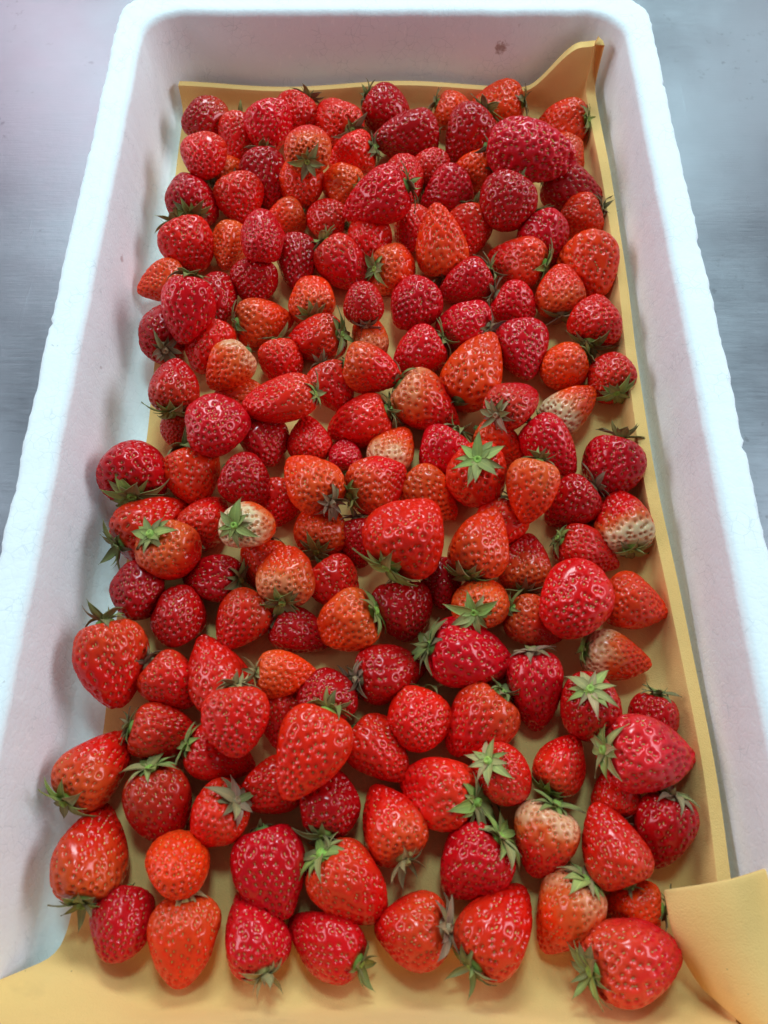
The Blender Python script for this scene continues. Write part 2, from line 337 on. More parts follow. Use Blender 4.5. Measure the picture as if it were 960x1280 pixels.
# ------------------------------------------------------------------ the strawberries as seen in the photograph
# u, v: middle in the photograph; l, w: length and width there; tip: direction of the tip (0 right, 90 to the far end);
# elev: tip towards (+) or away from (-) the viewer, None = lying flat; colour; pale shoulder; calyx; layer; shape; label
F = None
BERRIES = [
# far end, left
(257,150,54,48,200,30,'d',.15,'-',1,'r','round smooth dark red strawberry in the far left corner'),
(254,199,50,48,270,F,'r',.0,'-',1,'r','stubby red strawberry just nearer than the one in the far left corner'),
(297,173,56,44,255,F,'r',.0,'n',0,'c','red strawberry squeezed between the far left corner one and a heart-shaped one'),
(337,157,54,54,285,25,'k',.0,'-',2,'h','heart-shaped crimson strawberry lying on top in the far row, left'),
(371,146,52,48,225,F,'r',.0,'n',1,'h','far row strawberry with dark sepals upright against the turned-up sheet'),
(422,152,56,50,130,F,'r',.0,'n',1,'h','broad red far row strawberry with dark sepals at its near right side'),
(484,140,62,50,335,F,'d',.0,'n',1,'c','dark red far row strawberry with dark sepals standing on its left'),
(385,186,52,50,90,F,'r',.25,'g',2,'h','red strawberry with pale shoulder, green sepals spilling over an orange one'),
(375,231,54,50,270,F,'o',.1,'-',1,'r','orange-red strawberry lying under a drooping green calyx'),
(441,193,56,50,180,F,'r',.0,'n',2,'c','bright red strawberry pointing left with its green calyx beside the dark pair'),
(283,217,48,42,40,F,'o',.3,'n',0,'r','small brownish orange strawberry half hidden, leafy end towards the left wall'),
(332,222,66,50,280,F,'d',.0,'n',1,'c','deep red strawberry left of the drooping green calyx'),
(427,232,53,48,150,F,'o',.2,'g',1,'h','orange strawberry with green sepals at its near right side, far middle'),
(241,252,57,57,90,-58,'d',.0,'N',1,'r','dark crimson strawberry by the left wall showing its brown-green star calyx'),
(301,248,58,56,290,25,'r',.0,'-',2,'h','plump bright red strawberry right of the dark star-calyx one'),
(472,248,84,60,188,F,'k',.0,'n',2,'c','large pointed crimson strawberry pointing left with limp calyx on its right'),
(504,226,54,46,265,F,'r',.0,'-',1,'h','red strawberry peeping out behind the limp calyx of a large crimson one'),
(358,273,56,42,200,F,'o',.15,'-',1,'c','small orange-red strawberry behind a round glossy crimson one'),
(407,275,52,46,160,F,'r',.0,'-',1,'r','small rounded red strawberry below the tip of the large crimson one'),
(233,305,64,62,300,F,'r',.0,'n',1,'h','wide red strawberry by the left wall with thin dark sepals at far left'),
(287,308,58,42,255,F,'o',.2,'-',1,'c','narrow orange strawberry standing left of the round glossy crimson one'),
(328,298,52,52,260,65,'k',.0,'-',2,'r','small round very glossy crimson strawberry, tip up, left of middle'),
(371,327,70,48,266,F,'d',.0,'-',1,'c','long dark crimson strawberry left of a big bright oval one'),
(427,329,70,58,320,F,'k',.1,'g',2,'h','big bright oval strawberry with two tiny green sepals at its far end'),
(461,301,58,52,270,F,'r',.0,'-',1,'r','red strawberry between the large crimson pointed one and the bright oval one'),
# far end, right
(510,172,78,54,190,F,'d',.0,'-',2,'c','long dark red strawberry lying across in the far row middle'),
(567,140,46,42,350,F,'o',.0,'n',0,'r','small orange-red far row strawberry with a dark sepal on its left'),
(585,168,66,56,225,F,'d',.0,'g',1,'c','dark red strawberry with a green calyx on its right, left of the largest fan-shaped one'),
(622,132,66,48,172,F,'o',.0,'n',1,'c','smooth orange-red strawberry against the far lip, behind the fan-shaped one'),
(658,189,100,84,352,12,'K',.0,'-',2,'f','very large lumpy fan-shaped crimson strawberry with a crease, far right'),
(704,154,62,46,165,F,'o',.1,'G',1,'c','orange strawberry in the far right corner with green calyx against the sheet'),
(706,197,48,44,275,F,'o',.1,'-',0,'r','small orange-red strawberry tucked under the right side of the fan-shaped one'),
(713,237,76,54,345,F,'d',.0,'-',1,'c','dark crimson strawberry pointing right at the turned-up sheet, far right'),
(727,272,52,48,190,F,'o',.0,'p',1,'h','orange-red strawberry with dark calyx touching the right lip, far right'),
(538,211,46,42,60,-20,'r',.0,'g',0,'r','small red strawberry with green calyx at its near left, far middle'),
(560,240,62,52,200,F,'k',.0,'-',1,'c','bright crimson strawberry pointing left in the far middle, right of a limp calyx'),
(592,215,52,46,170,F,'o',.0,'n',1,'h','orange strawberry with dark calyx close left of the fan-shaped one'),
(636,257,64,62,240,20,'d',.0,'-',1,'r','round dark red strawberry with a bruise, just nearer than the fan-shaped one'),
(592,288,60,52,262,F,'r',.0,'n',1,'c','red strawberry with sepals at its far right, right of an upright orange cone'),
(676,292,62,60,310,F,'k',.0,'n',1,'h','crimson strawberry with thin sepals on its far left, near the right lip'),
(550,304,82,58,96,8,'o',.2,'p',2,'c','upright orange-red cone-shaped strawberry with calyx at its near end'),
(515,287,60,42,265,F,'r',.0,'-',0,'c','dim red strawberry hidden behind the upright orange cone'),
(737,330,74,66,292,F,'o',.05,'-',1,'h','large bright orange-red strawberry pressed against the right lip'),
(648,327,72,54,172,-18,'r',.15,'G',2,'c','red strawberry pointing left, green star calyx at its right end'),
# second band, left
(209,350,62,48,200,F,'o',.05,'-',1,'c','bright orange strawberry lying against the left wall'),
(234,385,78,62,255,F,'k',.0,'g',2,'h','big red heart-shaped strawberry on top near the left wall, tiny green sepals'),
(273,375,62,46,272,F,'d',.0,'-',1,'c','crimson strawberry half hidden right of the big heart-shaped one'),
(204,415,62,58,100,F,'d',.0,'p',1,'h','dark crimson strawberry by the left wall with reddish sepals at its near end'),
(318,353,56,54,262,F,'d',.0,'n',1,'h','dark red strawberry right of the half hidden crimson one, sepals at far left'),
(328,404,72,54,15,F,'o',.2,'n',1,'c','orange strawberry with its tip pointing right towards a green star calyx'),
(390,374,56,52,90,-52,'o',.2,'G',1,'r','orange-red strawberry showing a spread bright green star calyx, upper left'),
(455,380,50,48,95,-15,'d',.0,'p',1,'r','small dark red strawberry with pale withered calyx at its near end, middle'),
(394,425,74,54,172,F,'r',.0,'N',2,'c','glossy red strawberry just nearer than the green star, calyx at its right'),
(265,433,64,58,250,F,'r',.0,'-',1,'h','red strawberry behind a pale orange one near the left wall'),
(288,458,66,54,215,F,'o',.6,'-',2,'h','pale orange and red strawberry with a whitish shoulder, left side'),
(352,453,58,54,280,F,'r',.0,'n',1,'h','red strawberry right of the pale orange one, thin sepals on top'),
(461,424,54,46,100,F,'o',.45,'-',0,'r','pale orange strawberry almost covered by a red one, middle'),
(466,462,72,58,350,F,'r',.25,'-',2,'h','red strawberry with an orange shoulder on top, right of middle'),
(218,483,66,60,85,-22,'d',.1,'G',1,'h','dark red strawberry by the left edge, large green calyx towards the viewer'),
(222,536,46,40,265,F,'o',.0,'-',0,'r','small orange-red strawberry tucked below a large green calyx at left'),
(353,500,94,54,182,F,'r',.0,'g',2,'l','longest slim bright red strawberry lying across, pale calyx at right end'),
(299,497,60,44,180,F,'o',.2,'-',0,'r','dull orange strawberry mostly hidden behind the longest slim one'),
(269,533,70,70,250,55,'k',.0,'-',2,'r','large round crimson strawberry on top, left of the box middle'),
(415,484,66,54,300,F,'r',.0,'p',1,'c','red strawberry with pinkish dried sepals beside the longest slim one'),
(451,527,80,60,192,F,'r',.0,'n',1,'h','broad red strawberry in the middle with a thin sepal on its right'),
(330,552,60,56,280,F,'d',.0,'-',1,'h','dark crimson strawberry right of the large round crimson one'),
(387,551,58,52,92,-10,'r',.0,'p',1,'h','red strawberry with brownish sepals at its near end, behind an orange one'),
# second band, right
(492,338,56,56,355,-38,'o',.2,'g',1,'h','orange-red strawberry with pale green calyx on its left, far middle'),
(518,382,66,62,225,F,'k',.0,'-',1,'h','bright crimson strawberry directly nearer than the upright orange cone'),
(584,355,66,56,200,F,'k',.0,'n',1,'c','crimson strawberry pointing left, dark sepals at right, right of the upright cone'),
(581,408,68,58,160,F,'k',.0,'p',1,'h','dusty crimson strawberry with olive sepals at its near right'),
(641,382,54,50,340,F,'k',.0,'p',1,'h','small crimson strawberry with faded sepals on its left side'),
(699,366,60,54,95,-22,'o',.35,'P',2,'h','pinkish strawberry with large drooping purple-green calyx near the right lip'),
(745,402,60,62,75,-25,'r',.0,'N',1,'h','red strawberry by the right lip, dark green calyx facing the viewer'),
(594,465,98,72,60,F,'o',.0,'-',2,'c','large glossy orange-red cone strawberry right of middle, tip pointing far right'),
(653,437,74,60,285,F,'k',.0,'-',1,'c','crimson egg-shaped strawberry right of the large orange-red cone'),
(525,440,66,58,200,F,'k',.0,'n',1,'h','dark crimson strawberry left of the large orange-red cone, sepals on its right'),
(529,502,92,66,332,F,'r',.4,'n',2,'c','red cone strawberry with a pale orange shoulder pointing near right'),
(705,458,58,56,200,10,'o',.05,'g',1,'r','round orange strawberry with small calyx at far right, beside the right lip group'),
(763,470,56,56,110,-45,'r',.0,'G',1,'r','red strawberry touching the right lip with bright green star calyx'),
(641,506,66,54,45,F,'k',.1,'P',1,'h','pinkish crimson strawberry with purple sepals at its near left'),
(711,512,72,52,35,-28,'o',1.0,'G',1,'h','cream-white and red strawberry with green calyx, right side'),
(688,556,84,62,315,F,'k',.0,'-',2,'c','crimson strawberry pointing near right just below the cream-white one'),
# middle band, centre
(433,573,46,44,90,F,'k',.0,'-',0,'c','small crimson strawberry tip peeping out in the middle'),
(490,562,66,54,60,F,'o',.65,'-',1,'h','pale pinkish strawberry with a red tip, middle of the box'),
(467,605,76,64,30,F,'r',.15,'g',2,'h','light red strawberry with green calyx at its near left, middle'),
(553,565,64,62,230,F,'k',.0,'n',1,'h','red strawberry left of a big green star calyx, right of middle'),
(622,552,66,52,330,F,'o',.2,'-',0,'h','orange-red strawberry behind the big green star calyx'),
(597,596,76,72,270,-68,'r',.0,'G',2,'r','bright red strawberry seen from above its big green star calyx, right of middle'),
(664,611,80,64,256,F,'o',.3,'n',2,'c','orange strawberry with pale top, tip towards the viewer, right of middle'),
(717,628,72,62,212,F,'d',.0,'p',1,'h','dark crimson strawberry with curled sepals at its far right'),
(763,583,74,70,256,F,'k',.0,'n',1,'h','heart-shaped crimson strawberry by the right lip, dark sepals along its far edge'),
(537,617,80,56,322,F,'o',.2,'-',1,'c','orange strawberry behind the biggest central one'),
(509,670,100,98,58,-22,'O',.0,'G',3,'h','biggest bright orange-red strawberry on top in the centre, green calyx near left'),
(601,680,92,70,68,-20,'o',.1,'G',2,'c','tall orange strawberry right of the biggest central one, wide calyx below'),
(624,657,72,62,235,F,'r',.0,'n',1,'h','red strawberry behind the right side of the tall orange one'),
(658,706,72,58,86,-28,'d',.35,'N',1,'c','dark-tipped strawberry with pale shoulder and dark green calyx towards the viewer'),
(733,690,84,56,335,-22,'r',.0,'g',1,'c','red strawberry pointing near right with curled calyx on its left'),
(778,655,76,66,108,-28,'r',.9,'g',1,'h','strawberry half cream half red with green sepals below, by the right lip'),
(718,750,90,86,215,50,'R',.0,'-',2,'r','large smooth bright red round strawberry, right side'),
(792,755,78,68,345,F,'o',.0,'-',1,'c','orange-red strawberry pointing right, behind the large smooth round one'),
(668,779,78,58,330,-25,'k',.3,'g',1,'c','pinkish strawberry with green calyx left, left of the large smooth round one'),
(768,820,88,58,347,-22,'o',.7,'G',1,'c','pale orange strawberry pointing right with green calyx, by the right lip'),
# middle band, left
(308,600,64,62,330,F,'d',.0,'-',1,'h','dark red heart-shaped strawberry above the whitish star-calyx one'),
(242,592,72,66,288,F,'o',.0,'n',1,'h','orange-red strawberry with a green sepal on top, left side'),
(169,592,78,84,86,-36,'k',.0,'G',1,'h','wide crimson strawberry against the left wall, long spreading green sepals'),
(186,653,98,72,40,F,'r',.0,'n',1,'c','long red strawberry just nearer than the wide one at the left wall'),
(214,690,76,72,320,-36,'r',.3,'g',2,'h','red strawberry with a brownish green patch and grey-green calyx, left'),
(312,657,62,58,0,-66,'o',1.0,'G',1,'r','whitish pink strawberry showing its green star calyx, left of middle'),
(256,650,68,58,62,F,'r',.0,'n',1,'h','red strawberry left of the whitish star-calyx one, dark sepals below'),
(350,627,58,54,250,F,'r',.0,'-',0,'h','red strawberry under the left side of an orange one, left of middle'),
(394,603,78,68,130,F,'o',.15,'p',2,'h','orange strawberry with dull calyx at its near right, centre left'),
(400,662,64,60,80,-40,'o',.1,'G',0,'r','brownish orange strawberry behind long dark green spreading sepals'),
(330,704,66,58,265,F,'o',.0,'p',0,'c','red strawberry half hidden behind an orange one with olive calyx'),
(359,720,74,66,82,F,'o',.4,'g',2,'h','pale orange strawberry with an olive green calyx below, left of middle'),
(173,739,70,66,250,40,'d',.0,'-',1,'r','round dark crimson strawberry by the left wall, nearer than the patchy one'),
(271,727,72,58,170,F,'d',.0,'n',1,'h','dark red strawberry with dark calyx at its near right, left side'),
(223,772,68,66,265,45,'d',.0,'-',1,'r','rounded deep red strawberry without calyx beside the dark round one'),
(301,775,84,68,238,F,'r',.05,'-',1,'c','red strawberry with lighter end just left of the olive calyx'),
(420,728,68,62,310,F,'r',.0,'-',1,'h','red strawberry between the biggest central one and the pale orange one'),
(450,676,62,50,280,F,'d',.0,'p',0,'c','dark red strawberry in the shade left of the biggest central one'),
(372,791,80,58,340,F,'d',.0,'p',1,'c','dark red strawberry with pale dried sepals at its far left'),
(435,776,80,70,192,F,'o',.25,'G',2,'h','orange strawberry with upright green calyx on its right, centre'),
(502,761,76,70,275,F,'d',.0,'y',1,'h','dark red strawberry below the biggest one with dry calyx and a white petal'),
(552,727,64,52,275,F,'d',.0,'-',0,'c','dark red strawberry in the gap right of the biggest central one'),
(600,753,64,64,60,-72,'o',.2,'G',1,'r','small orange strawberry seen from above its bright green star calyx'),
# near half, left
(145,830,110,82,275,F,'r',.15,'n',1,'h','tall red cone strawberry by the left wall, dark sepals spread along its top'),
(207,847,78,70,320,F,'r',.0,'p',1,'h','red strawberry with a curled brown sepal, right of the tall cone at left'),
(277,842,106,76,108,F,'r',.0,'-',1,'c','long red cone strawberry behind a big round-bottomed one, tip at far end'),
(295,899,86,80,272,10,'r',.0,'y',2,'h','big red strawberry with a dry straw-coloured calyx rim on its far side'),
(356,843,78,56,2,F,'o',.15,'y',1,'c','small orange-red strawberry pointing right with dry hairy end'),
(353,896,74,56,270,F,'r',.0,'-',0,'c','red strawberry in the gap behind the big orange-red leaning one'),
(203,918,86,66,350,F,'r',.0,'n',1,'h','red strawberry pointing right with limp calyx at left, near left'),
(272,943,92,64,345,F,'r',.0,'G',1,'c','red strawberry with green calyx at left under the dry-rimmed one'),
(120,960,110,78,55,F,'r',.25,'G',1,'c','red strawberry by the left wall with green calyx at its lower left'),
(200,1006,106,78,280,F,'d',.1,'G',1,'c','dark red strawberry hanging tip towards the viewer, grey-green calyx on top'),
(272,1020,76,74,215,-48,'r',.0,'P',1,'r','red strawberry with a pink-grey star calyx and green stem scar'),
(335,986,80,70,200,F,'r',.0,'-',1,'h','red strawberry under the big orange-red leaning one'),
(388,938,120,88,245,5,'O',.05,'g',3,'c','big bright orange-red strawberry on top leaning to near left'),
(472,938,96,70,320,F,'r',.0,'-',1,'c','glossy red strawberry pointing near right beside the big leaning one'),
(412,1006,80,76,80,F,'d',.0,'n',1,'r','round dark red strawberry with dark sepals at its near end'),
(490,1030,98,80,110,F,'r',.2,'y',1,'c','red strawberry with lighter lower half and dry sepals towards the viewer'),
(550,990,102,86,162,F,'r',.0,'G',1,'h','broad red strawberry with large olive calyx on its right, near middle'),
(113,1068,124,84,86,F,'r',.3,'n',1,'c','very long red strawberry standing by the left wall with dark sepals beneath'),
(227,1082,74,74,250,68,'o',.05,'-',1,'r','ball-shaped orange-red strawberry on the bare sheet, near left'),
(338,1086,114,86,282,F,'k',.0,'-',1,'h','large deep crimson egg-shaped strawberry without calyx, near left of middle'),
(152,1153,88,72,258,15,'k',.0,'-',1,'r','crimson strawberry at the left end of the nearest row'),
(230,1166,106,84,266,F,'o',.1,'y',1,'h','orange-red strawberry second in the nearest row, tip towards the viewer'),
(317,1167,106,82,108,F,'k',.0,'y',1,'c','crimson strawberry third in the nearest row, dry calyx flat towards the viewer'),
(408,1178,110,76,150,F,'k',.0,'g',1,'c','crimson strawberry fourth in the nearest row with big olive sepals at right'),
(435,1103,112,88,310,F,'r',.1,'G',1,'h','red strawberry with bright green and purple sepals at its far left, near middle'),
# near half, right
(482,844,90,72,15,F,'d',.0,'p',1,'c','dark red strawberry pointing right with brown calyx, centre'),
(413,870,70,66,200,30,'d',.0,'p',1,'r','rounded dark red strawberry left of the brown-calyx one, centre'),
(523,900,76,74,260,30,'r',.0,'g',1,'r','round glossy red strawberry with a tiny green sepal, centre'),
(586,820,114,84,350,F,'k',.0,'n',1,'c','large shiny crimson cone strawberry pointing right, right of middle'),
(600,902,100,80,232,F,'r',.15,'n',1,'h','red strawberry with orange flank just nearer than the large shiny cone'),
(669,860,100,70,280,F,'k',.0,'P',1,'h','dark crimson cone strawberry with a faded pink calyx on top'),
(737,886,78,74,270,-66,'d',.0,'W',1,'r','crimson strawberry facing up with the pale green large star calyx, right'),
(815,901,74,58,265,F,'d',.0,'n',0,'h','dark red strawberry behind the big pink-red one, thin black sepals on top'),
(808,942,134,88,358,F,'K',.05,'W',2,'c','big pink-red cone strawberry on top pointing right, pale green calyx at left'),
(700,962,76,66,62,-12,'r',.1,'G',1,'h','red strawberry with fresh green sepals at its near left, right side'),
(630,968,74,70,320,-58,'r',.0,'W',1,'r','red strawberry with pale star calyx facing up, near right of middle'),
(770,990,66,60,90,-10,'r',.0,'p',0,'h','red strawberry squashed under the big pink-red one, brown sepals below'),
(831,1036,94,74,265,F,'d',.0,'P',1,'h','dark crimson strawberry with a purple-brown calyx cap by the right lip'),
(767,1060,106,82,112,F,'r',.05,'-',1,'c','tall smooth red egg-shaped strawberry without calyx, near right'),
(681,1042,90,80,252,F,'r',.6,'g',1,'h','red strawberry with a whitish shoulder and green sepals on top, near right'),
(592,1077,104,88,225,F,'k',.0,'G',1,'h','large crimson strawberry pointing near left with green calyx at its right'),
(517,1163,96,88,186,F,'r',.1,'P',1,'h','red strawberry in the nearest row with a purple-grey calyx on its right'),
(620,1160,122,92,55,F,'r',.0,'n',1,'h','big bright red strawberry in the nearest row, dry calyx at its lower left'),
(708,1140,108,80,246,F,'o',.55,'W',1,'c','light orange-pink strawberry with grey-green calyx draped over its far right'),
(795,1132,72,62,170,F,'o',.0,'g',0,'h','orange-red strawberry behind the pink-red one at the folded corner'),
(788,1198,126,100,14,F,'K',.2,'g',1,'h','big pink-red strawberry with a pale side at the near right folded corner'),
]
# ------------------------------------------------------------------ fruit, seeds and sepals
def fruit_material():
    m, nt, b = material('strawberry_skin')
    co = objcoord(nt)
    sx = nt.nodes.new('ShaderNodeSeparateXYZ'); nt.links.new(co, sx.inputs[0])
    info = nt.nodes.new('ShaderNodeObjectInfo')
    ofs = nt.nodes.new('ShaderNodeVectorMath'); ofs.operation = 'ADD'; nt.links.new(co, ofs.inputs[0])
    cx = nt.nodes.new('ShaderNodeCombineXYZ')
    for k in range(3): nt.links.new(mth(nt, 'MULTIPLY', info.outputs['Random'], 37.0 + 11 * k), cx.inputs[k])
    nt.links.new(cx.outputs[0], ofs.inputs[1]); P = ofs.outputs[0]
    pale = oattr(nt, 'pale').outputs['Fac']
    n1 = noise(nt, P, 1.1, 3); n2 = noise(nt, P, 3.2, 4)
    base = mixc(nt, ramp(nt, n1, [(0.35, 0.0), (0.7, 0.42)]), info.outputs['Color'], mixc(nt, 1.0, info.outputs['Color'], (0.62, 0.35, 0.85), 'MULTIPLY'))
    base = mixc(nt, ramp(nt, n2, [(0.52, 0.0), (0.78, 0.45)]), base, mixc(nt, 1.0, info.outputs['Color'], (1.10, 2.4, 0.9), 'MULTIPLY'))
    dim = gattr(nt, 'dimple')
    # unripe, pale shoulder (towards the calyx), strength per berry
    zz = mth(nt, 'ADD', sx.outputs[2], mth(nt, 'MULTIPLY', mth(nt, 'SUBTRACT', n1, 0.5), 1.6))
    sh = ramp(nt, mth(nt, 'MULTIPLY_ADD', zz, 0.5, 0.5), [(0.38, 0.0), (0.82, 1.0)])
    fac = mth(nt, 'MULTIPLY', sh, pale, clamp=True)
    fac = mth(nt, 'MULTIPLY', fac, mth(nt, 'SUBTRACT', 1.0, mth(nt, 'MULTIPLY', dim, 0.40)))   # red pigment round each seed
    base = mixc(nt, mth(nt, 'MULTIPLY', fac, 2.2, clamp=True), base, (0.74, 0.105, 0.018))
    base = mixc(nt, mth(nt, 'SUBTRACT', mth(nt, 'MULTIPLY', fac, 1.9), 0.75, clamp=True), base, (0.80, 0.54, 0.30))
    nt.links.new(base, b.inputs['Base Color'])
    r = mth(nt, 'ADD', mth(nt, 'MULTIPLY', noise(nt, P, 5, 3), 0.12), 0.115)
    nt.links.new(r, b.inputs['Roughness'])
    b.inputs['Specular IOR Level'].default_value = 0.58
    b.inputs['Specular Tint'].default_value = (1.0, 0.70, 0.70, 1)
    b.inputs['Subsurface Weight'].default_value = 0.14
    b.inputs['Subsurface Radius'].default_value = (1.0, 0.12, 0.06)
    b.inputs['Subsurface Scale'].default_value = 0.0016
    bump(nt, b, noise(nt, P, 12, 3), 0.14, 0.0002)
    return m
def seed_material():
    m, nt, b = material('strawberry_seed')
    co = objcoord(nt); info = nt.nodes.new('ShaderNodeObjectInfo')
    c = mixc(nt, ramp(nt, noise(nt, co, 2.3, 2), [(0.4, 0.0), (0.62, 1.0)]), (0.64, 0.39, 0.07), (0.44, 0.12, 0.03))
    c = mixc(nt, mth(nt, 'MULTIPLY', info.outputs['Random'], 0.55), c, (0.62, 0.50, 0.16))
    nt.links.new(c, b.inputs['Base Color']); b.inputs['Roughness'].default_value = 0.35
    return m
def sepal_material():
    m, nt, b = material('sepal')
    co = objcoord(nt); info = nt.nodes.new('ShaderNodeObjectInfo')
    sx = nt.nodes.new('ShaderNodeSeparateXYZ'); nt.links.new(co, sx.inputs[0])
    c = mixc(nt, ramp(nt, noise(nt, co, 5, 3), [(0.35, 0.0), (0.75, 0.7)]), info.outputs['Color'], mixc(nt, 1.0, info.outputs['Color'], (1.45, 1.25, 1.1), 'MULTIPLY'))
    tip = ramp(nt, sx.outputs[0], [(0.55, 0.0), (0.95, 0.55)])
    c = mixc(nt, tip, c, (0.17, 0.095, 0.05))
    vein = ramp(nt, mth(nt, 'ABSOLUTE', sx.outputs[1]), [(0.0, 0.45), (0.028, 0.0)])
    c = mixc(nt, vein, c, mixc(nt, 1.0, info.outputs['Color'], (1.9, 1.7, 1.5), 'MULTIPLY'))
    nt.links.new(c, b.inputs['Base Color']); b.inputs['Roughness'].default_value = 0.6
    b.inputs['Specular IOR Level'].default_value = 0.3
    mp = nt.nodes.new('ShaderNodeMapping'); mp.inputs['Scale'].default_value = (3, 26, 3); nt.links.new(co, mp.inputs[0])
    bump(nt, b, noise(nt, mp.outputs[0], 2, 3), 0.6, 0.0004)
    return m
FRUIT, SEED, SEPAL = fruit_material(), seed_material(), sepal_material()

def fruit_surface(phi, th, kind, s):
    """Unit strawberry: calyx at z=+1, tip at z=-1, widest radius about 1. phi from the calyx pole."""
    c = {'c': 0.40, 'h': 0.30, 'r': 0.14, 'l': 0.22, 'f': 0.16}[kind] + s['dc']
    cp, sp = np.cos(phi), np.sin(phi)
    r = np.power(np.clip(sp, 0, 1), s['p']) * (1 + c * cp - 0.10 * c * cp * cp * (cp > 0))
    if kind in 'ch': r *= 1 - 0.10 * smooth(-0.35, -1.0, cp) 
    z = cp - 0.15 * np.exp(-(phi / 0.42) ** 2) - (0.05 if kind != 'r' else 0)
    r = r / s['norm']
    lob = 1 + s['e2'] * np.cos(2 * th + s['a2']) + s['e3'] * np.cos(3 * th + s['a3']) * sp
    lob = lob + s['e1'] * np.cos(th + s['a1']) * (0.5 - 0.5 * cp)
    if kind == 'f':
        lob = lob + 0.16 * np.cos(2 * th) - 0.17 * np.exp(-((np.mod(th, 2 * np.pi) - 1.5 - 0.25 * cp) / 0.17) ** 2) * (sp ** 0.6) + 0.05 * np.cos(5 * th + 1.0) * sp
        z = z + 0.10 * np.cos(th * 2 + 0.6) * (cp < 0) * (cp ** 2)
    r = r * lob
    for q in range(5):                     # lumps, flat sides and dents
        lob_q = s['la'][q] * np.cos(s['lm'][q] * th + s['lp'][q]) * np.cos(s['lk'][q] * phi + s['lr'][q]) * sp
        r = r * (1 + lob_q)
    x = r * np.cos(th) + s['bx'] * (1 - cp) ** 2 * 0.25; y = r * np.sin(th) + s['by'] * (1 - cp) ** 2 * 0.25
    return np.stack([x, y, z], -1)
def make_fruit(kind, seed, aspect):
    R = np.random.RandomState(seed)
    s = dict(dc=R.uniform(-0.05, 0.06), p=R.uniform(0.84, 0.98), norm=1.0, e2=R.uniform(0.02, 0.085), a2=R.uniform(0, 6.28), e3=R.uniform(0.015, 0.075),
             a3=R.uniform(0, 6.28), e1=R.uniform(0, 0.06), a1=R.uniform(0, 6.28), bx=R.uniform(-0.16, 0.16), by=R.uniform(-0.16, 0.16),
             la=R.uniform(-0.05, 0.05, 5), lm=R.randint(1, 6, 5), lp=R.uniform(0, 6.28, 5), lk=R.randint(1, 5, 5), lr=R.uniform(0, 6.28, 5))
    q = np.linspace(0.01, 3.13, 200)
    s['norm'] = float(np.max(np.linalg.norm(fruit_surface(q, q * 0, kind, dict(s, e2=0, e3=0, e1=0, bx=0, by=0, la=np.zeros(5)))[:, :2], axis=1)))
    nth, nph = 176, 120
    phi = np.linspace(0, np.pi, nph + 2)[1:-1]; th = np.arange(nth) / nth * 2 * np.pi
    PH, TH = np.meshgrid(phi, th, indexing='ij')
    P = fruit_surface(PH, TH, kind, s)
    e = 1e-3; dp = fruit_surface(PH + e, TH, kind, s) - P; dt = fruit_surface(PH, TH + e, kind, s) - P
    Nn = np.cross(dp, dt); Nn /= np.linalg.norm(Nn, axis=-1, keepdims=True) + 1e-12
    Nn *= np.sign((Nn * P).sum(-1, keepdims=True) + 1e-9)
    # seeds: spiral, evenly over the area (stretched by the berry's aspect)
    ring = np.linalg.norm(fruit_surface(q, q * 0, kind, s)[:, :2], axis=1); seg = np.abs(np.gradient(fruit_surface(q, q * 0, kind, s)[:, 2])) * aspect + np.abs(np.gradient(ring))
    cum = np.cumsum(ring * seg); cum /= cum[-1]
    n = {'c': 250, 'h': 255, 'r': 235, 'l': 270, 'f': 350}[kind] + R.randint(-16, 16)
    k = (np.arange(n) + 0.5) / n
    sphi = np.interp(k, cum, q); sth = np.arange(n) * 2.399963 + R.uniform(0, 6)
    sphi = np.clip(sphi + R.normal(0, 0.030, n), 0.05, 3.11); sth = sth + R.normal(0, 0.07, n)
    keep = sphi > 0.36; sphi, sth = sphi[keep], sth[keep]
    S = fruit_surface(sphi, sth, kind, s)
    sc = np.array([1, 1, aspect])
    V = P.reshape(-1, 3); D = np.empty(len(V)); A = S * sc
    for a in range(0, len(V), 2000):
        blk = V[a:a+2000] * sc
        D[a:a+2000] = np.sqrt(((blk[:, None, :] - A[None]) ** 2).sum(-1).min(1))
    depth = R.uniform(0.052, 0.070)
    dim = 1 / (1 + (D / 0.051) ** 4)
    disp = -depth * dim + 0.020 * smooth(0.04, 0.13, D)
    V = V + Nn.reshape(-1, 3) * disp[:, None]
    V = V * (1 + 0.0)
    top = np.array([[0, 0, V[:nth, 2].mean() + 0.004]]); bot = V[-nth:].mean(0, keepdims=True) + np.array([[0, 0, -0.004]])
    allv = np.vstack([V, top, bot]); it, ib = len(V), len(V) + 1
    faces = []
    for i in range(nph - 1):
        b0 = i * nth
        for j in range(nth):
            j2 = (j + 1) % nth; faces.append((b0 + j, b0 + nth + j, b0 + nth + j2, b0 + j2))
    for j in range(nth):
        faces.append((it, j, (j + 1) % nth)); faces.append((ib, (nph-1) * nth + (j+1) % nth, (nph-1) * nth + j))
    me = mesh_from('fruit', allv.tolist(), faces)
    at_ = me.attributes.new('dimple', 'FLOAT', 'POINT'); at_.data.foreach_set('value', np.concatenate([dim, [0, 0]]).astype(np.float32))
    me.materials.append(FRUIT)
    # seeds: small flattened drops sitting in their dimples
    e = 1e-3; sdp = fruit_surface(sphi + e, sth, kind, s) - S; sdt = fruit_surface(sphi, sth + e, kind, s) - S
    sn = np.cross(sdp, sdt); sn /= np.linalg.norm(sn, axis=-1, keepdims=True) + 1e-12; sn *= np.sign((sn * S).sum(-1, keepdims=True) + 1e-9)
    sdp /= np.linalg.norm(sdp, axis=-1, keepdims=True) + 1e-12; sb = np.cross(sn, sdp)
